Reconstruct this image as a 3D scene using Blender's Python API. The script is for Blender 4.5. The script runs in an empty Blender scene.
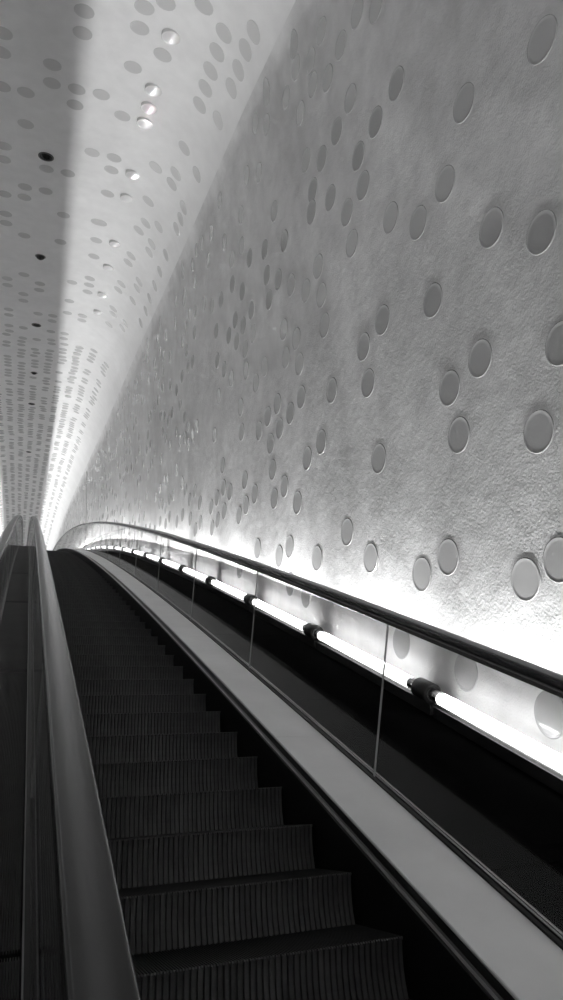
# Escalator in a vaulted plaster tunnel, lit by fluorescent tubes along the foot of the wall.
import bpy, bmesh, math, random
from mathutils import Vector, Matrix

D = bpy.data
COL = bpy.context.scene.collection
TUBE_E, RIB_W, CUT, CUT_L, EXPO = 4.5, 56.0, 18.6, 14.5, 0.0
rnd = random.Random(7)

# ------------------------------------------------------------------ geometry of the place
# The escalators follow a gentle convex arc. A point is given by s (metres along the arc), x (metres to the right)
# and h (metres square to the arc, measured from the height of the eye).
R = 259.59
TH = math.radians(26.57)
EYE = Vector((0, 0, 6.0))
FW = Vector((0, math.cos(TH), math.sin(TH)))
NW = Vector((0, -math.sin(TH), math.cos(TH)))
XW = Vector((1, 0, 0))

def pt(s, x, h):
    a = s / R
    return EYE + XW * x + FW * ((R + h) * math.sin(a)) + NW * ((R + h) * math.cos(a) - R)

def slope(s): return TH - s / R

def frame(s, x, h):
    """matrix at a point of the arc: local X right, Y uphill along the arc, Z square to it"""
    return Matrix.Translation(pt(s, x, h)) @ Matrix.Rotation(slope(s), 4, 'X')

XC = -0.24          # middle of the tunnel
HF = -1.5           # level of the decks
def lerp(s, xs, ys):
    if s <= xs[0]: return ys[0]
    for i in range(len(xs) - 1):
        if s <= xs[i + 1]:
            t = (s - xs[i]) / (xs[i + 1] - xs[i]); return ys[i] + t * (ys[i + 1] - ys[i])
    return ys[-1]
_memo = {}
def smooth(key, f, s):
    v = _memo.get((key, s))
    if v is None: v = _memo[key, s] = sum(f(s + d) for d in (-2.4, -1.2, 0, 1.2, 2.4)) / 5
    return v
def crown(s): return smooth(0, lambda q: lerp(q, [-12, 0, 9, 15, 26, 35, 50, 65, 95], [7.05, 7.0, 6.9, 6.55, 5.6, 4.85, 4.25, 4.0, 3.9]), s)
def crease(s): return smooth(1, lambda q: lerp(q, [0, 8.4, 10, 12.8, 14.6, 17, 20.5, 30, 43.4, 61, 95], [6.25, 6.1, 5.86, 5.5, 5.22, 5.0, 4.66, 3.75, 3.12, 3.0, 2.95]), s)
def wall_x(h): return 3.08 - .009 * (h + 1.5) ** 2
def ceil_h(s, x):
    k = crease(s); u = abs(x - XC) / (wall_x(k) - XC)
    return k + (crown(s) - k) * (1 - min(u, 1) ** 5)

# ------------------------------------------------------------------ materials
def mat(name, col, rough=.5, metal=0., spec=.5, emis=None, coat=0):
    m = D.materials.new(name); m.use_nodes = True
    b = m.node_tree.nodes['Principled BSDF']
    b.inputs['Base Color'].default_value = (col, col, col, 1) if not isinstance(col, tuple) else (*col, 1)
    b.inputs['Roughness'].default_value = rough
    b.inputs['Metallic'].default_value = metal
    b.inputs['Specular IOR Level'].default_value = spec
    if coat: b.inputs['Coat Weight'].default_value = coat
    if emis:
        b.inputs['Emission Color'].default_value = (1, 1, 1, 1); b.inputs['Emission Strength'].default_value = emis
    return m

def N(m, t, **k):
    n = m.node_tree.nodes.new(t)
    for a, v in k.items():
        if a in n.inputs: n.inputs[a].default_value = v
        else: setattr(n, a, v)
    return n
def L(m, a, b): m.node_tree.links.new(a, b)

def noise_mat(m, scale, lo, hi, stretch=(1, 1, 1), rot=(0, 0, 0), bumps=(), detail=5, second=None):
    """cloudy grey variation plus layered bump, in world-sized object coordinates"""
    b = m.node_tree.nodes['Principled BSDF']
    tc = N(m, 'ShaderNodeTexCoord')
    mp = N(m, 'ShaderNodeMapping'); mp.inputs['Scale'].default_value = stretch; mp.inputs['Rotation'].default_value = rot
    L(m, tc.outputs['Object'], mp.inputs['Vector'])
    n = N(m, 'ShaderNodeTexNoise'); n.inputs['Scale'].default_value = scale; n.inputs['Detail'].default_value = detail
    n.inputs['Roughness'].default_value = .6
    L(m, mp.outputs[0], n.inputs['Vector'])
    r = N(m, 'ShaderNodeMapRange'); r.inputs['From Min'].default_value = .3; r.inputs['From Max'].default_value = .7
    r.inputs['To Min'].default_value = lo; r.inputs['To Max'].default_value = hi
    L(m, n.outputs['Fac'], r.inputs['Value'])
    out = r.outputs[0]
    if second:
        n2 = N(m, 'ShaderNodeTexNoise'); n2.inputs['Scale'].default_value = second[0]; n2.inputs['Detail'].default_value = 6
        L(m, tc.outputs['Object'], n2.inputs['Vector'])
        r2 = N(m, 'ShaderNodeMapRange'); r2.inputs['From Min'].default_value = .3; r2.inputs['From Max'].default_value = .7
        r2.inputs['To Min'].default_value = second[1]; r2.inputs['To Max'].default_value = second[2]
        L(m, n2.outputs['Fac'], r2.inputs['Value'])
        mu = N(m, 'ShaderNodeMath', operation='MULTIPLY'); L(m, out, mu.inputs[0]); L(m, r2.outputs[0], mu.inputs[1]); out = mu.outputs[0]
    cc = N(m, 'ShaderNodeCombineColor')
    for i in range(3): L(m, out, cc.inputs[i])
    L(m, cc.outputs[0], b.inputs['Base Color'])
    prev = None
    for sc, dist, det in bumps:
        nb = N(m, 'ShaderNodeTexNoise'); nb.inputs['Scale'].default_value = sc; nb.inputs['Detail'].default_value = det
        nb.inputs['Roughness'].default_value = .55
        L(m, tc.outputs['Object'], nb.inputs['Vector'])
        bp = N(m, 'ShaderNodeBump'); bp.inputs['Distance'].default_value = dist; bp.inputs['Strength'].default_value = 1
        L(m, nb.outputs['Fac'], bp.inputs['Height'])
        if prev: L(m, prev.outputs[0], bp.inputs['Normal'])
        prev = bp
    if prev: L(m, prev.outputs[0], b.inputs['Normal'])
    return m

PLASTER = noise_mat(mat('rough_plaster', .7, .85, spec=.2), .9, .56, .78, stretch=(1, 1.3, .4), rot=(-.55, 0, 0),
                    bumps=((1.1, .03, 3), (9, .007, 6), (60, .004, 4)), second=(3.2, .88, 1.08))
CEIL = noise_mat(mat('smooth_plaster', .78, .7, spec=.3), .8, .74, .82, bumps=((1.2, .02, 2),), second=(4, .96, 1.03))
DISC = mat('glass_disc_grey', .42, .10, spec=.6)
CDISC = mat('ceiling_disc_grey', .64, .045, spec=.9)
DARKDISC = mat('dark_lens', .02, .1)
BLACK = mat('matt_black', .006, .6, spec=.1)
GLOSSDECK = noise_mat(mat('polished_black_deck', .012, .45, spec=.0), 3, .0015, .003)
STEEL = noise_mat(mat('brushed_steel', .55, .5, metal=.35), 2.5, .70, .78)
SKIRT = mat('satin_black_trim', .012, .3, spec=.35)
DARKSTEEL = mat('dark_steel', .12, .35, metal=1)
CHANNEL = mat('black_anodised', .012, .4, spec=.2)
BRIGHTSTEEL = mat('bright_steel', .75, .2, metal=1)
RUBBER = mat('handrail_rubber', .006, .24, spec=.48)
RISER = noise_mat(mat('ribbed_aluminium', .15, .5, spec=.25), 9, .085, .125)
TREAD = noise_mat(mat('shaded_black_tread', .03, .6, metal=0, spec=.15), 9, .012, .022)  # black tread colour, darker than the risers to hold the shade of the grooves
RIB = noise_mat(mat('ribbed_cover_metal', .1, .5, spec=.2), 5, .03, .05)
TUBE = mat('lit_tube', .9, .3, emis=TUBE_E)
CAPM = mat('tube_end_metal', .7, .25, metal=1)

def glass_mat():
    m = D.materials.new('balustrade_glass'); m.use_nodes = True
    nt = m.node_tree; nt.nodes.remove(nt.nodes['Principled BSDF'])
    out = nt.nodes['Material Output']
    tr = N(m, 'ShaderNodeBsdfTransparent'); tr.inputs[0].default_value = (.93, .93, .93, 1)
    gl = N(m, 'ShaderNodeBsdfGlossy'); gl.inputs['Roughness'].default_value = .02
    lw = N(m, 'ShaderNodeLayerWeight'); lw.inputs['Blend'].default_value = .5      # Schlick's curve of reflection with angle
    pw = N(m, 'ShaderNodeMath', operation='POWER'); pw.inputs[1].default_value = 5; L(m, lw.outputs['Facing'], pw.inputs[0])
    fr = N(m, 'ShaderNodeMapRange'); fr.inputs['To Min'].default_value = .022; fr.inputs['To Max'].default_value = .55; L(m, pw.outputs[0], fr.inputs['Value'])
    mx = N(m, 'ShaderNodeMixShader')
    L(m, fr.outputs[0], mx.inputs[0]); L(m, tr.outputs[0], mx.inputs[1]); L(m, gl.outputs[0], mx.inputs[2]); L(m, mx.outputs[0], out.inputs[0])
    return m
GLASS = glass_mat()
EDGE = mat('glass_edge', .3, .3, spec=.5)

# ------------------------------------------------------------------ mesh helpers
def link(name, bm_or_me, m, parent=None, smooth_=False, kind=None):
    if isinstance(bm_or_me, bmesh.types.BMesh):
        me = D.meshes.new(name); bm_or_me.to_mesh(me); bm_or_me.free()
    else: me = bm_or_me
    if m and not me.materials: me.materials.append(m)
    if smooth_:
        for p in me.polygons: p.use_smooth = True
    o = D.objects.new(name, me); COL.objects.link(o)
    if parent: o.parent = parent
    if kind: o['kind'] = kind
    return o

def raw(verts, faces):
    bm = bmesh.new(); vs = [bm.verts.new(v) for v in verts]
    for f in faces:
        try: bm.faces.new([vs[i] for i in f])
        except ValueError: pass
    return bm

def sweep(prof, s0, s1, n, closed=True, bm=None, caps=True, f=None, inv=None):
    """profile [(x, h)] swept along the arc from s0 to s1; f(s) may return the profile instead"""
    bm = bm or bmesh.new(); rows = []
    P = (lambda v: inv @ v) if inv else (lambda v: v)
    for i in range(n + 1):
        s = s0 + (s1 - s0) * i / n
        rows.append([bm.verts.new(P(pt(s, x, h))) for x, h in (f(s) if f else prof)])
    m = len(rows[0])
    for a, b in zip(rows, rows[1:]):
        for j in range(m if closed else m - 1):
            k = (j + 1) % m
            bm.faces.new((a[j], a[k], b[k], b[j]))
    if closed and caps:
        bm.faces.new(rows[0][::-1]); bm.faces.new(rows[-1])
    bmesh.ops.recalc_face_normals(bm, faces=bm.faces)
    return bm

def rect(x0, x1, h0, h1): return [(x0, h0), (x1, h0), (x1, h1), (x0, h1)]

def box(bm, lo, hi):
    v = [bm.verts.new((x, y, z)) for x in (lo[0], hi[0]) for y in (lo[1], hi[1]) for z in (lo[2], hi[2])]
    for f in ((0, 1, 3, 2), (4, 6, 7, 5), (0, 4, 5, 1), (2, 3, 7, 6), (0, 2, 6, 4), (1, 5, 7, 3)): bm.faces.new([v[i] for i in f])

def ring(bm, rings, n=28, axis='Y', a0=0, a1=2 * math.pi, centre=(0, 0, 0)):
    """surface of revolution through [(radius, position along the axis)]"""
    full = abs(a1 - a0 - 2 * math.pi) < 1e-6
    m = n if full else n + 1; rows = []
    for r, y in rings:
        row = []
        for i in range(m):
            a = a0 + (a1 - a0) * i / n
            p = (r * math.sin(a), y, r * math.cos(a)) if axis == 'Y' else (r * math.cos(a), r * math.sin(a), y)
            row.append(bm.verts.new((p[0] + centre[0], p[1] + centre[1], p[2] + centre[2])))
        rows.append(row)
    for A, B in zip(rows, rows[1:]):
        for j in range(m if full else m - 1):
            k = (j + 1) % m; bm.faces.new((A[j], A[k], B[k], B[j]))
    return rows

def thing(name, label, cat, mw=None, group=None):
    o = D.objects.new(name, None); COL.objects.link(o); o.empty_display_size = .1
    if mw is not None: o.matrix_world = mw
    o['label'] = label; o['category'] = cat
    if group: o['group'] = group
    return o
WALL_DISCS = [(3.78, 3.12), (4.64, 3.15), (4.88, 2.63), (4.26, 2.07), (3.73, 1.86), (5.69, 3.86), (6.35, 3.21), (6.72, 3.08), (6.46, 3.55), (7.7, 3.45), (5.77, 2.68), (5.28, 2.46), (6.64, 4.22), (6.98, 4.05), (6.09, 3.71), (7.34, 5.34), (6.46, 4.98), (6.85, 4.89), (7.62, 4.9), (7.2, 4.74), (7.67, 5.2), (8.16, 5.66), (8.24, 5.95), (8.02, 4.77), (7.86, 4.13), (7.39, 3.94), (7.15, 3.4), (8.49, 5.21), (6.59, 2.71), (7.66, 3.69), (8.12, 5.38), (6.07, 4.79), (7.48, 2.74), (7.85, 2.56), (8.36, 2.77), (7.37, 2.38), (5.88, 1.76), (6.26, 1.58), (6.13, 1.2), (7.0, 1.24), (7.91, 1.28), (8.27, 1.12), (7.26, 2.01), (8.14, 2.04), (8.01, 1.7), (8.61, 2.26), (8.5, 1.87), (9.16, 1.17), (8.65, 0.96), (9.52, 1.0), (8.99, 0.78), (7.23, 0.69), (7.63, 0.52), (8.86, 0.42), (10.12, 0.3), (8.36, 0.19), (9.59, 0.09), (8.72, 0.03), (7.87, -0.01), (9.98, -0.08), (11.45, 0.58), (11.33, 0.2), (10.32, -0.24), (11.21, -0.19), (11.72, 0.03), (12.1, -0.13), (11.94, -0.5), (11.6, -0.35), (9.3, -0.68), (8.04, -0.56), (8.39, -0.71), (7.15, -0.62), (7.92, -1.01), (10.1, -1.05), (7.39, -1.07), (10.41, 1.06), (10.93, 0.13), (9.33, 3.18), (8.85, 2.98), (9.22, 2.81), (10.04, 2.87), (10.91, 2.93), (10.46, 2.73), (9.96, 2.5), (11.29, 2.76), (10.82, 2.56), (10.34, 2.34), (12.03, 2.48), (11.56, 2.24), (11.1, 2.01), (10.26, 1.99), (11.1, 3.97), (11.08, 3.56), (12.36, 4.86), (9.37, 1.9), (10.51, 1.46), (11.9, 1.83), (9.75, 1.72), (8.62, 3.42), (9.42, 3.57), (8.78, 1.3), (4.55, 0.59), (5.83, 0.45), (4.59, -0.35), (4.95, -0.53), (5.87, -0.49), (6.42, -0.28), (4.71, 0.97), (4.33, 1.14), (3.66, 0.56), (3.69, -0.4), (3.5, 1.1), (3.4, -0.24), (5.01, 1.73), (5.19, -1.14), (4.25, -1.15), (3.37, -1.18), (13.0, -0.06), (13.5, 0.18), (13.91, 0.01), (14.37, 0.23), (15.4, 0.71), (14.32, 1.54), (13.54, 1.47), (14.28, 1.17), (13.9, 1.33), (12.1, 1.16), (13.23, -0.58), (12.86, -0.43), (13.75, -0.38), (15.06, -0.46), (15.93, -0.36), (16.08, 0.04), (16.47, -0.16), (15.69, 0.14)]
CEIL_DISCS = [(10.39, 0.15), (10.84, 0.16), (11.75, -0.24), (12.21, -0.23), (12.19, 0.17), (12.64, -0.64), (12.62, 0.17), (13.56, -0.64), (11.35, -0.97), (11.79, -1.0), (12.65, -1.02), (14.45, -1.04), (14.93, -1.06), (14.91, -0.24), (14.89, 0.18), (13.94, 0.58), (9.94, 0.94), (10.36, 0.94), (10.26, 1.39), (10.71, 1.35), (11.24, 0.97), (12.15, 0.57), (11.56, 1.36), (12.04, 1.37), (12.55, 0.98), (12.49, 1.37), (13.91, 1.0), (14.35, 1.0), (14.21, 1.41), (13.56, 1.77), (9.55, 2.02), (9.03, 2.31), (9.39, 2.31), (9.94, 2.03), (10.35, 2.04), (9.78, 2.33), (10.74, 2.06), (10.17, 2.34), (11.15, 2.07), (10.96, 2.35), (10.12, 2.54), (10.5, 2.54), (12.37, 2.09), (12.51, 2.38), (15.81, -0.65), (16.29, -1.07), (16.25, -0.66), (15.79, -0.23), (16.66, 0.19), (17.17, -1.07), (17.61, -1.07), (18.05, -0.66), (18.0, 0.19), (20.31, -0.66), (20.76, -1.1), (21.2, -1.1), (20.72, -0.23), (21.16, -0.24), (20.23, 0.62), (21.65, -0.67), (22.13, -0.67), (21.56, 0.63), (23.0, -1.1), (23.44, -1.1), (22.96, -0.23), (22.93, 0.21), (23.37, 0.21), (22.49, 0.63), (24.35, -1.11), (24.83, -1.1), (24.36, -0.66), (24.3, 0.21), (25.25, -0.22), (24.29, 0.65), (24.75, 0.65), (19.73, 1.06), (20.15, 1.08), (20.63, 1.08), (17.5, 1.01), (18.38, 1.04), (22.45, 1.09), (22.84, 1.1), (16.62, 0.94), (13.2, 2.11), (13.58, 2.11), (15.28, 1.03), (15.14, 1.43), (14.79, 1.84), (16.61, 1.03), (15.25, 2.17), (16.12, 1.85), (15.62, 1.93), (17.32, 1.45), (16.1, 2.17), (16.5, 2.18), (17.43, 1.87), (17.85, 1.86), (18.68, 1.45), (18.16, 2.21), (18.56, 2.22), (19.17, 1.87), (19.62, 1.84), (20.45, 1.49), (19.39, 2.23), (20.95, 1.87), (21.76, 1.5), (21.29, 1.91), (21.06, 2.26), (22.2, 1.89), (21.53, 2.24), (13.69, 2.4), (14.06, 2.43), (14.48, 2.43), (15.69, 2.45), (16.52, 2.47), (17.29, 2.49), (18.08, 2.5), (18.81, 2.53), (19.69, 2.54)]

# ------------------------------------------------------------------ the tunnel
S0, S1 = -22.0, 92.0
def fillet(s, n=10):
    """rounded cove between wall and vault, from the wall side up"""
    k = crease(s); r = FIL; xc_ = wall_x(k) - .9 * r
    A = (wall_x(k - r), k - r); C = (wall_x(k), k); B = (xc_, ceil_h(s, xc_))
    return [((1 - t) ** 2 * A[0] + 2 * t * (1 - t) * C[0] + t * t * B[0], (1 - t) ** 2 * A[1] + 2 * t * (1 - t) * C[1] + t * t * B[1]) for t in [i / n for i in range(n + 1)]]
FIL = .28
def wall_prof(side):
    def f(s):
        k = crease(s); n = 22; inn = []
        for i in range(n):
            h = -1.56 + (k - FIL + 1.56) * i / n
            x = wall_x(h); inn.append((x, h))
        inn += fillet(s)[:6]
        pr = inn + [(wall_x(k) + .22, k + .03), (3.45, -1.56)]
        return pr if side > 0 else [(2 * XC - x, h) for x, h in pr]
    return f
wall_right = link('wall_right', sweep(None, S0, S1, 140, f=wall_prof(1)), PLASTER, kind='structure')
wall_left = link('wall_left', sweep(None, S0, S1, 140, f=wall_prof(-1)), PLASTER, kind='structure')
def ceil_prof(s):
    k = crease(s); xe = wall_x(k) - XC; n = 90; inn = []
    q = fillet(s)[5:]; xf = q[-1][0] - XC
    for i in range(1, n):
        u = 2 * i / n - 1; u = u * (1.5 - .5 * u * u); x = XC + u * xf
        inn.append((x, ceil_h(s, x)))
    inn = [(2 * XC - x, h) for x, h in q] + inn + q[::-1]
    return inn + [(XC + xe + .2, k + .3), (XC + xe * .7, crown(s) + .3), (XC - xe * .7, crown(s) + .3), (XC - xe - .2, k + .3)]
ceiling = link('ceiling', sweep(None, S0, S1, 140, f=ceil_prof), CEIL, kind='structure')
for o in (wall_right, wall_left, ceiling):
    bm = bmesh.new(); bm.from_mesh(o.data)
    for f in bm.faces: f.smooth = True
    for e in bm.edges:
        if len(e.link_faces) == 2 and e.calc_face_angle(0) > .5: e.smooth = False
    bm.to_mesh(o.data); bm.free()
link('floor', sweep(rect(-3.9, 3.5, -2.5, -2.3), S0, S1, 100), BLACK, kind='structure')
def cap(name, s):
    bm = bmesh.new(); k = crown(s) + .3
    a = [bm.verts.new(pt(s, x, h)) for x, h in rect(-4.1, 3.7, -2.5, k)]
    b = [bm.verts.new(pt(s + .15, x, h)) for x, h in rect(-4.1, 3.7, -2.5, k)]
    bm.faces.new(a); bm.faces.new(b[::-1])
    for i in range(4): bm.faces.new((a[i], b[i], b[(i + 1) % 4], a[(i + 1) % 4]))
    bmesh.ops.recalc_face_normals(bm, faces=bm.faces)
    return link(name, bm, CEIL, kind='structure')
cap('wall_back', S0 - .15); cap('wall_front', S1)

# polished black decks between the glass balustrades and the walls, in panels with narrow joints
def panels(prof, s0, s1, step, gap, n):
    bm = bmesh.new(); s = s0
    while s < s1 - .1:
        e = min(s + step, s1); sweep(prof, s + gap / 2, e - gap / 2, n, bm=bm); s = e
    return bm
link('trim_1', panels(rect(1.955, 3.10, -1.56, -1.503), -19.2, 90, 2.4, .006, 3), GLOSSDECK, kind='structure')
link('trim_2', panels(rect(-3.58, -2.015, -1.56, -1.503), -19.2, 90, 2.4, .006, 3), GLOSSDECK, kind='structure')
link('trim_3', sweep(rect(1.94, 1.953, -1.56, -1.498), -19.2, 90, 100), DARKSTEEL, kind='structure')

# ribbed metal cover between the two escalators
def rib_prof():
    top = []; x = -.176; p = .0082
    while x < .094:
        top += [(x, -1.509), (x + .001, -1.497), (x + p * .5, -1.497), (x + p * .5 + .001, -1.509)]; x += p
    return top + [(x, -1.502), (x, -1.54), (-.176, -1.54)]
link('trim_4', panels(rib_prof(), 2.25 - 3.4 * 3, 48, 3.4, .034, 4), RIB, kind='structure')
bm = sweep(rect(.098, .105, -1.54, -1.490), -7, 48, 55); sweep(rect(-.187, -.180, -1.54, -1.490), -7, 48, 55, bm=bm)
link('trim_5', bm, mat('cover_edge', .22, .4, metal=1), kind='structure')
bm = sweep(rect(-.179, .097, -1.62, -1.56), -7, 48, 55)
link('trim_6', bm, BLACK, kind='structure')

# faint upright joint in the right wall where the escalators flatten out
link('trim_7', sweep(None, 39.7, 40.05, 1, f=lambda s: [(wall_x(h) - .012, h) for h in [-1.5 + .25 * i for i in range(20)]] + [(wall_x(h) + .01, h) for h in [-1.5 + .25 * i for i in range(19, -1, -1)]]),
     mat('joint_grey', .3, .8), kind='structure')

# ------------------------------------------------------------------ discs set flush in the plaster
def disc_mesh(r=.14, n=28):
    """glass disc, its face sunk a little inside a thin rim"""
    bm = bmesh.new()
    rows = ring(bm, [(r + .004, -.010), (r + .003, .0010), (r - .001, .0040), (r - .004, .0040), (r - .011, .0016), (r * .8, .0014), (r * .62, .0014), (r * .45, .0013), (r * .22, .0013)], n, axis='Z')
    c = bm.verts.new((0, 0, .0013))
    for i in range(n): bm.faces.new((rows[-1][i], rows[-1][(i + 1) % n], c))
    for f in bm.faces: f.smooth = True
    me = D.meshes.new('inlaid_disc'); bm.to_mesh(me); bm.free(); return me
def surf(kind, a, b):
    k = crease(a)
    if kind != 'c' and b > k - FIL:
        q = fillet(a, 20); t = max(0, min(1, (b - k + FIL) / FIL)) * 20; i = min(int(t), 19); t -= i
        x = q[i][0] + (q[i + 1][0] - q[i][0]) * t; h = q[i][1] + (q[i + 1][1] - q[i][1]) * t
        return pt(a, x if kind == 'w' else 2 * XC - x, h)
    if kind == 'c' and abs(b - XC) > wall_x(k) - XC - .9 * FIL:
        sg = 1 if b > XC else -1
        q = fillet(a, 20); u = abs(b - XC) + XC
        for i in range(20, 0, -1):
            if q[i - 1][0] >= u: break
        t = (u - q[i][0]) / (q[i - 1][0] - q[i][0] + 1e-9); t = max(0, min(1, t))
        return pt(a, XC + sg * (u - XC), q[i][1] + (q[i - 1][1] - q[i][1]) * t)
    if kind == 'w': return pt(a, wall_x(b), b)
    if kind == 'l': return pt(a, 2 * XC - wall_x(b), b)
    return pt(a, b, ceil_h(a, b))
def disc_mat(kind, a, b, tilt=.012):
    e = .03; p = surf(kind, a, b)
    u = (surf(kind, a + e, b) - surf(kind, a - e, b)).normalized()
    v = (surf(kind, a, b + e) - surf(kind, a, b - e)).normalized()
    n = u.cross(v).normalized(); mid = pt(a, XC, 1)
    if n.dot(mid - p) < 0: n = -n
    n = (n + u * rnd.gauss(0, tilt) + v * rnd.gauss(0, tilt)).normalized()
    u = (u - n * u.dot(n)).normalized(); v = n.cross(u)
    return Matrix((u, v, n)).transposed().to_4x4(), p, n
lrnd = random.Random(3)
def laid_disc(me0, kind, a, b):
    """a disc bent to the plaster it is set in, as a mesh around its own middle"""
    me = me0.copy(); e = .03; p0 = surf(kind, a, b)
    u = (surf(kind, a + e, b) - surf(kind, a - e, b)) / (2 * e); v = (surf(kind, a, b + e) - surf(kind, a, b - e)) / (2 * e)
    lu, lv = u.length, v.length; n = u.cross(v).normalized()
    if n.dot(pt(a, XC, 1) - p0) < 0: n = -n
    tu, tv = rnd.gauss(0, .005), rnd.gauss(0, .005)
    level = kind == 'c' and 1.08 < b < 1.55 and lrnd.random() < .75      # some ceiling glasses set level, off the vault, to make lamp glints
    tl = lrnd.gauss(0, .006)
    dome = .004 if kind == 'c' and not level else 0
    for w_ in me.vertices:
        x, y, z = w_.co
        if level:
            hh = (surf(kind, a, b) - surf(kind, a, b + .14)).dot(NW)
            w_.co = surf(kind, a + x / lu, b + y / lv) - p0 if z <= 0 else surf(kind, a + x / lu, b) - p0 + XW * y - NW * (z + abs(hh) * .9 + y * tl + .0035 * max(0, 1 - (x * x + y * y) / .0196))
            continue
        if z > 0: z += dome * max(0, 1 - (x * x + y * y) / .0196)
        p = surf(kind, a + x / lu, b + y / lv) + n * (z + (x * tu + y * tv if z > .0012 else 0) + LIFT)
        w_.co = p - p0
    return me, p0
LIFT = .0012
def place_discs(parent, name, kind, spots, near, m, extra):
    """the hundred largest as parts, the rest as one part"""
    me = disc_mesh(); me.materials.append(m)
    spots = sorted(spots, key=lambda q: (surf(kind, *q) - EYE).length)
    for q in spots[:near]:
        d, p = laid_disc(me, kind, *q)
        o = D.objects.new(name, d); COL.objects.link(o); o.parent = parent; o.location = p
    bm = bmesh.new(); small = disc_mesh(n=14)
    for q in spots[near:] + extra:
        d, p = laid_disc(small, kind, *q); d.transform(Matrix.Translation(p)); bm.from_mesh(d); D.meshes.remove(d)
    for f in bm.faces: f.smooth = True
    o = link(name + '_field', bm, m, parent, kind='stuff')
def scatter(s0, s1, lo, hi, rate, taken, dmin=.36):
    out = []
    for _ in range(int((s1 - s0) * rate)):
        for _t in range(20):
            s = rnd.uniform(s0, s1); q = (s, rnd.uniform(lo(s), hi(s)))
            if all(abs(q[0] - t[0]) > dmin or abs(q[1] - t[1]) > dmin for t in taken): out.append(q); taken.append(q); break
    return out
WALL_DISCS = [q for q in WALL_DISCS if q[1] < crease(q[0]) - .12]
ex = scatter(14.5, 62, lambda s: -1.25, lambda s: crease(s) - .3, 9, list(WALL_DISCS))
ex += scatter(9, 15, lambda s: crease(s) - 2.6, lambda s: crease(s) - .3, 5, list(WALL_DISCS))
ex += scatter(-8, 3, lambda s: -1.0, lambda s: crease(s) - .3, 10, [])
place_discs(wall_right, 'wall_disc', 'w', WALL_DISCS, 100, DISC, ex)
place_discs(wall_left, 'wall_disc', 'l', [], 0, DISC, scatter(-8, 60, lambda s: -1.0, lambda s: crease(s) - .3, 9, []))
PC = .48
CE = [q for q in CEIL_DISCS if abs(q[1] - XC) < wall_x(crease(q[0])) - XC - .1]
ex = []; taken = list(CE)
for k in range(-5, 6):
    x0 = XC + PC * k; s = 24.6 + rnd.random()
    edge = abs(k) >= 4
    while s < 84:
        if abs(x0 - XC) < wall_x(crease(s)) - XC - .13 and not (k == 0 and min(abs(s - t) for t in (28.9, 33.18, 43.29, 56.39)) < .5):
            for j in range(rnd.choice((1, 2, 2, 3, 3, 4))):
                if all(abs(s - t[0]) > .33 or abs(x0 - t[1]) > .3 for t in taken):
                    ex.append((s, x0 + rnd.gauss(0, .02)))
                s += .34
        s += rnd.choice((.1, .2, .4, .8))
for k in range(-5, 0):                      # left half of the near vault, only partly in the picture
    s = 4.0
    while s < 24.5:
        x0 = XC + PC * k
        if x0 < -1.25 or s < 11: ex.append((s, x0))
        s += rnd.choice((.4, .8, 1.3, 1.7))
for k in range(0, 5):
    s = -7.0
    while s < 10: ex.append((s, XC + PC * k)); s += rnd.choice((.5, .9, 1.6))
place_discs(ceiling, 'ceiling_disc', 'c', CE, 100, CDISC, ex)

# dark round fittings on the centre line of the ceiling
FIT = [(14.47, 'largest and nearest dark round fitting in the centre of the ceiling'),
       (23.93, 'second largest dark flat round fitting in the ceiling centre, beyond the black dome'),
       (33.18, 'dark round fitting amid the dense rows of ceiling discs'),
       (43.29, 'small dark round fitting high among the far ceiling rows'),
       (56.39, 'farthest dark round fitting, just above the escalators\' crest')]
def fitting_meshes():
    bm = bmesh.new(); rows = ring(bm, [(.150, -.02), (.150, .012), (.143, .018), (.125, .016), (.120, .004)], 32, axis='Z'); a = D.meshes.new('trim_ring'); bm.to_mesh(a); bm.free()
    bm = bmesh.new(); rows = ring(bm, [(.122, -.01), (.121, .008), (.07, .004), (.02, .002)], 32, axis='Z'); bm.faces.new(rows[-1]); b = D.meshes.new('lens'); bm.to_mesh(b); bm.free()
    for m_ in (a, b):
        for p in m_.polygons: p.use_smooth = True
    a.materials.append(mat('fitting_rim', .06, .4)); b.materials.append(DARKDISC)
    return a, b
fa, fb = fitting_meshes()
for s, lab in FIT:
    M, p, n = disc_mat('c', s, XC - .02, 0)
    t = thing('recessed_downlight', lab, 'ceiling light', Matrix.Translation(p) @ M, 'dark fittings on the ceiling centre line')
    for nm, me in (('trim_ring', fa), ('lens', fb)):
        o = D.objects.new(nm, me); COL.objects.link(o); o.parent = t
M, p, n = disc_mat('c', 19.02, XC - .02, 0)
t = thing('ceiling_sensor', 'pitch black bulging dome on the ceiling below the largest dark fitting', 'sensor', Matrix.Translation(p) @ M)
bm = bmesh.new(); rows = ring(bm, [(.115 * math.cos(a * math.pi / 16) , -.01 + .10 * math.sin(a * math.pi / 16)) for a in range(8)], 24, axis='Z'); bm.faces.new(rows[-1])
link('dome', bm, mat('black_dome', .004, .25), t, True)
bm = bmesh.new(); ring(bm, [(.135, -.01), (.135, .008), (.11, .010)], 24, axis='Z'); link('base_ring', bm, mat('sensor_ring', .2, .5), t, True)
M, p, n = disc_mat('c', 28.9, XC, 0)
t = thing('smoke_detector', 'tiny dark detector on the ceiling above a close pair of discs', 'detector', Matrix.Translation(p) @ M)
bm = bmesh.new(); rows = ring(bm, [(.09, -.01), (.09, .02), (.06, .06), (.03, .065)], 20, axis='Z'); bm.faces.new(rows[-1]); link('sensor_head', bm, BLACK, t, True)
bm = bmesh.new(); ring(bm, [(.13, -.01), (.13, .012), (.08, .016)], 20, axis='Z'); link('mount', bm, mat('mount_grey', .12, .5), t, True)

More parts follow.
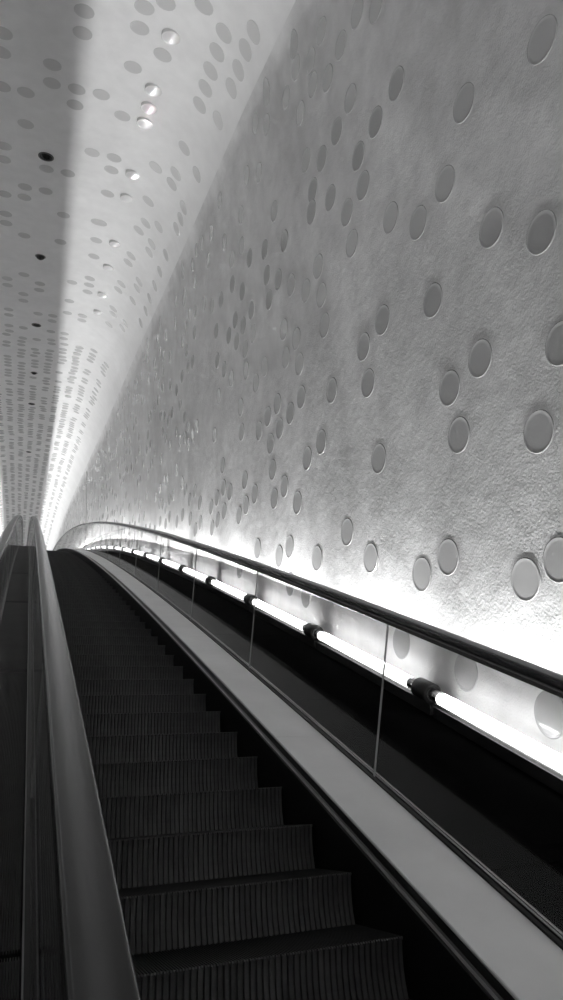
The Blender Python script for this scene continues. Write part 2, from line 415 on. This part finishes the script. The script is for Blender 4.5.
# ------------------------------------------------------------------ escalators
SC = 1.0085          # middle of the right escalator
P0, PITCH, HS = 2.2382, .4472, -1.6157
def comb(x0, x1, pitch, duty):
    """breakpoints across a ribbed face: [(x, ridge?)]"""
    out = []; n = int(round((x1 - x0) / pitch)); pitch = (x1 - x0) / n
    for i in range(n):
        a = x0 + i * pitch; w = pitch * duty; g = (pitch - w) / 2
        out += [(a + g * .5, 0), (a + g, 1), (a + g + w, 1), (a + g * 1.5 + w, 0)]
    return out
def step_mesh():
    W = .513; bm = bmesh.new()
    # riser: deep upright ribs on a slightly hollow face
    cs = comb(-W, W, .0233, .60); rows = []
    zs = [0, -.004, -.012, -.03, -.06, -.10, -.14, -.18, -.215, -.235]
    for z in zs:
        bow = .016 * math.sin(math.pi * min(1, -z / .22)) + (.0 if z < -.02 else 0)
        row = []
        for x, r in cs:
            d = 0 if r else .010
            if z > -.010 : d *= .8
            row.append(bm.verts.new((x, bow + d, z)))
        rows.append(row)
    for A, B in zip(rows, rows[1:]):
        for j in range(len(A) - 1): bm.faces.new((A[j], A[j + 1], B[j + 1], B[j]))
    # tread: finer ribs running back
    ct = comb(-W, W, .0107, .45); t0 = []; t1 = []; t2 = []
    for x, r in ct:
        z = .0 if r else -.009
        t0.append(bm.verts.new((x, -.003 if r else .007, z - .006))); t1.append(bm.verts.new((x, .001 if r else .008, z))); t2.append(bm.verts.new((x, .432, z)))
    for A, B in ((t0, t1), (t1, t2)):
        for j in range(len(A) - 1): bm.faces.new((A[j], B[j], B[j + 1], A[j + 1])).material_index = 1 if A is t1 else 0
    # body
    box(bm, (-W, .030, -.235), (W, .43, -.012))
    bmesh.ops.recalc_face_normals(bm, faces=bm.faces)
    me = D.meshes.new('step'); bm.to_mesh(me); bm.free(); me.materials.append(RISER); me.materials.append(TREAD); return me
STEP = step_mesh()

def rail_profile(xc, top=-.577):
    """handrail: a flattened C of rubber"""
    w = .0405; pr = [(xc + w, top - .030), (xc + w, top - .013)]
    pr += [(xc + w - .010 + .010 * math.cos(a * math.pi / 12), top - .012 + .010 * math.sin(a * math.pi / 12)) for a in range(1, 6)]
    pr += [(xc + q * .001, top - .002 + .002 * (1 - (q / 30) ** 2)) for q in (30, 20, 10, 0, -10, -20, -30)]
    pr += [(xc - w + .010 - .010 * math.cos(a * math.pi / 12), top - .012 + .010 * math.sin(a * math.pi / 12)) for a in range(5, 0, -1)]
    pr += [(xc - w, top - .013), (xc - w, top - .030)]
    pr += [(xc - w, top - .036), (xc - w + .008, top - .042), (xc - w + .020, top - .042), (xc - w + .020, top - .034),
           (xc + w - .020, top - .034), (xc + w - .020, top - .042), (xc + w - .008, top - .042), (xc + w, top - .036)]
    return pr
def escalator(xc, label, s_first, inner):
    base = frame(s_first, xc, -2.0)
    root = thing('escalator', label, 'escalator', base, 'pair of escalators side by side')
    inv = base.inverted()
    def part(nm, bm, m, sm=False):
        o = link(nm, bm, m, root, sm); o.data.transform(inv); return o
    k = -4
    while P0 + k * PITCH < 34.2:                          # every step is level; the risers shrink as the slope eases
        s = P0 + k * PITCH; o = D.objects.new('step', STEP); COL.objects.link(o); o.parent = root
        o.matrix_parent_inverse = inv; o.matrix_world = Matrix.Translation(pt(s, xc + inner * .0655, HS)); k += 1
    for sd in (1, -1):
        X = lambda d: xc + sd * d
        G = 1.8915 - SC
        P = lambda pts: [(X(a), h) for a, h in pts]
        rail = part('handrail', sweep(rail_profile(X(G)), s_first, 52, 110), RUBBER, True)
        part('handrail_guide', sweep(P([(G - .027, -.621), (G + .027, -.621), (G + .024, -.628), (G + .012, -.632), (G + .010, -.650), (G - .010, -.650), (G - .012, -.632), (G - .024, -.628)]), s_first, 52, 110), BRIGHTSTEEL)
        j = 3.34 - 2.32 * 3; 
        while j < 50:
            bm = sweep(P(rect(G - .004, G + .004, -1.492, -.634)), j + .004, j + 2.32 - .004, 3)
            o = part('glass_panel', bm, GLASS); o.data.materials.append(EDGE)
            ax = (inv @ pt(j + 2.32, 0, 0) - inv @ pt(j, 0, 0)).normalized()
            for p in o.data.polygons:
                if abs(p.normal.dot(ax)) > .8: p.material_index = 1
            j += 2.32
        part('glass_channel', sweep(P([(G - .022, -1.52), (G - .022, -1.483), (G - .006, -1.480), (G - .006, -1.500), (G + .006, -1.500), (G + .006, -1.480), (G + .022, -1.483), (G + .022, -1.52)]), s_first, 52, 90), CHANNEL)
        # broad brushed deck, in lengths; the deck towards the divider is narrower
        k0 = .4625 + (.131 if sd == inner else 0); d0 = k0 + .0765
        part('inner_deck', panels(P([(d0, -1.494), (d0 + .003, -1.490), (G - .026, -1.490), (G - .024, -1.494), (G - .024, -1.53), (d0, -1.53)]), -5.0, 52, 3.0, .0025, 8), CHANNEL if sd == inner else STEEL)
        part('skirt_trim', sweep(P([(k0 + .002, -1.502), (k0 + .006, -1.497), (k0 + .012, -1.500), (k0 + .030, -1.506), (k0 + .040, -1.503), (k0 + .044, -1.508), (k0 + .052, -1.530), (k0 + .060, -1.530), (d0 - .003, -1.50), (d0 - .001, -1.55), (k0 + .002, -1.55)]), s_first, 52, 90), SKIRT)
        part('skirt_panel', sweep(P(rect(k0 - .0065, k0, -2.05, -1.499)), s_first, 52, 90), BLACK)
        part('side_cladding', sweep(P(rect(G + .024, G + .030, -2.1, -1.500)), s_first, 52, 90), BLACK)
    return root
escalator(SC, 'right-hand escalator with ribbed dark steps climbing beside the lit wall', -4.0, -1)
escalator(-.06 - SC, 'second escalator beyond the ribbed divider, only its dark handrail showing at the left edge', -4.0, 1)

# ------------------------------------------------------------------ tube lamps standing along the foot of each wall
LS, DL, LX, LH = 4.5216, 2.2255, 2.93, .137
TRAY = [(-.050, .0), (.050, .0), (.050, .052), (.044, .052), (.040, .058), (-.048, .058), (-.050, .080), (-.054, .080)]
def lamp_meshes(sd):
    """local: origin on the deck under the collar, Y uphill, Z up. sd = +1 right wall (room on -X)"""
    out = {}
    def sh(nm, bm, m, sm=True):
        if sd < 0: bmesh.ops.scale(bm, vec=(-1, 1, 1), verts=bm.verts)
        bmesh.ops.recalc_face_normals(bm, faces=bm.faces)
        me = D.meshes.new(nm); bm.to_mesh(me); bm.free(); me.materials.append(m)
        for p in me.polygons: p.use_smooth = sm
        out[nm] = me
    c = (0, 0, LH)
    DC = DL * (R + HF) / R; y0, y1 = .21, DC - .21; TR = .045
    # open-topped lit tube: slot added to keep light off the ceiling's middle, from 17 degrees room side to 64 degrees wall side
    bm = bmesh.new(); ring(bm, [(TR, y0), (TR, y0 + .7), (TR, y0 + 1.4), (TR, y1)], 30, 'Y', math.radians(24), math.radians(360 - CUT), c)
    sh('tube', bm, TUBE)
    # collar, hollow at its uphill and downhill ends
    bm = bmesh.new(); ring(bm, [(.050, -.095), (.071, -.098), (.077, -.092), (.077, .088), (.071, .095), (.050, .092), (.050, -.095)], 32, 'Y', centre=c)
    sh('collar', bm, mat('collar_black', .02, .3))
    bm = bmesh.new(); rows = ring(bm, [(.0, .02), (.020, .02), (.020, .095), (.036, .10), (.043, .11), (.0458, .21)], 24, 'Y', centre=c)
    ring(bm, [(.0458, -.205), (.043, -.11), (.036, -.02), (.0, -.02)], 24, 'Y', centre=c)
    sh('end_cap', bm, CAPM)
    bm = bmesh.new(); ring(bm, [(.014, 0), (.014, LH - .072)], 16, 'Z'); ring(bm, [(.0, .008), (.045, .008), (.048, .004), (.048, -.004)], 24, 'Z')
    sh('stand', bm, mat('stand_black', .02, .35))
    # black tray the tube lies in
    bm = bmesh.new(); a0 = [bm.verts.new((x, -.16, z)) for x, z in TRAY]; a1 = [bm.verts.new((x, DC - .20, z)) for x, z in TRAY]
    bm.faces.new(a0); bm.faces.new(a1[::-1])
    for j in range(len(TRAY)): bm.faces.new((a0[j], a0[(j + 1) % len(TRAY)], a1[(j + 1) % len(TRAY)], a1[j]))
    sh('tray', bm, mat('tray_black', .02, .4), False)
    return out
def lamp(i, sd, meshes, label, group):
    s = LS + DL * i; x = LX if sd > 0 else 2 * XC - LX
    M = Matrix.Translation(pt(s, x, HF - .001)) @ Matrix.Rotation(slope(s + DL / 2), 4, 'X')
    t = thing('tube_lamp', label, 'lamp', M, group)
    for nm, me in meshes.items():
        o = D.objects.new(nm, me); COL.objects.link(o); o.parent = t
    return t
li = D.lights.new('slot_light_strip', 'AREA'); li.shape = 'RECTANGLE'; li.size = .0016; li.size_y = DL - .42; li.energy = RIB_W  # added light strip inside the slotted tube, the main source on the ceiling
li1 = li.copy(); li1.energy = RIB_W * 1.3; li2 = li.copy(); li2.energy = RIB_W * 1.8      # tubes further up made stronger to brighten the far wall and ceiling
def add_light(t, i):
    o = D.objects.new('tube_light', li2 if i > 13 else li1 if i > 7 else li); COL.objects.link(o); o.parent = t
    o.matrix_local = Matrix.Translation((0, DL / 2 + .02, LH)) @ Matrix.Rotation(math.pi, 4, 'Y')
names = ['nearest tube lamp, its lower end just beyond the picture\'s right side', 'lit tube rising from the largest dark collar in view', 'lit tube rising from the second collar up from the lower right',
         'lit tube rising from the third collar up from the lower right', 'fourth lit tube up the wall foot', 'fifth lit tube up the wall foot', 'sixth lit tube up the wall foot', 'seventh lit tube up the wall foot', 'eighth lit tube up the wall foot',
         'ninth lit tube up the wall foot', 'tenth lit tube, near the top of the visible row', 'eleventh lit tube, where the row bends towards the crest']
mr = lamp_meshes(1); CUT = CUT_L; ml = lamp_meshes(-1)
for i in range(-4, 38):
    k = i + 1
    lab = (names[k] + (', behind the glass' if k > 3 else '')) if 0 <= k < len(names) else ('lit tube lamp beyond the crest of the escalators' if k > 0 else 'lit tube lamp down the wall behind the viewer')
    add_light(lamp(i, 1, mr, lab, 'tube lamps along the right wall' if 0 <= k < len(names) else ('tube lamps beyond the crest' if k > 0 else 'tube lamps behind the viewer')), i)
    add_light(lamp(i, -1, ml, 'lit tube lamp at the foot of the left wall, beyond the second escalator', 'tube lamps along the left wall'), i)

# ------------------------------------------------------------------ camera and rendering
cam = D.cameras.new('camera'); co = D.objects.new('camera', cam); COL.objects.link(co)
F_ = (-0.33798994, 0.04512482, -0.94006731); X_ = (0.93637877, -0.08432386, -0.34071145); N_ = (0.09464464, 0.99541611, 0.01375331)
ax = [FW * F_[i] + XW * X_[i] + NW * N_[i] for i in range(3)]
m = Matrix((ax[0], ax[1], ax[2])).transposed().to_4x4(); m.translation = EYE
co.matrix_world = m
cam.sensor_fit = 'VERTICAL'; cam.sensor_height = 36; cam.lens = 693.7 / 1000 * 36; cam.clip_start = .02; cam.clip_end = 300
sc = bpy.context.scene; sc.camera = co
w = D.worlds.new('world'); sc.world = w; w.use_nodes = True
w.node_tree.nodes['Background'].inputs[0].default_value = (0, 0, 0, 1); w.node_tree.nodes['Background'].inputs[1].default_value = 0
sc.view_settings.view_transform = 'Standard'; sc.view_settings.look = 'None'; sc.view_settings.gamma = 1; sc.view_settings.exposure = EXPO
sc.view_settings.use_curve_mapping = False
sc.cycles.max_bounces = 10; sc.cycles.diffuse_bounces = 6; sc.cycles.glossy_bounces = 4; sc.cycles.transparent_max_bounces = 24
sc.cycles.caustics_reflective = False; sc.cycles.sample_clamp_indirect = 4; sc.cycles.use_light_tree = True
sc.cycles.use_denoising = True
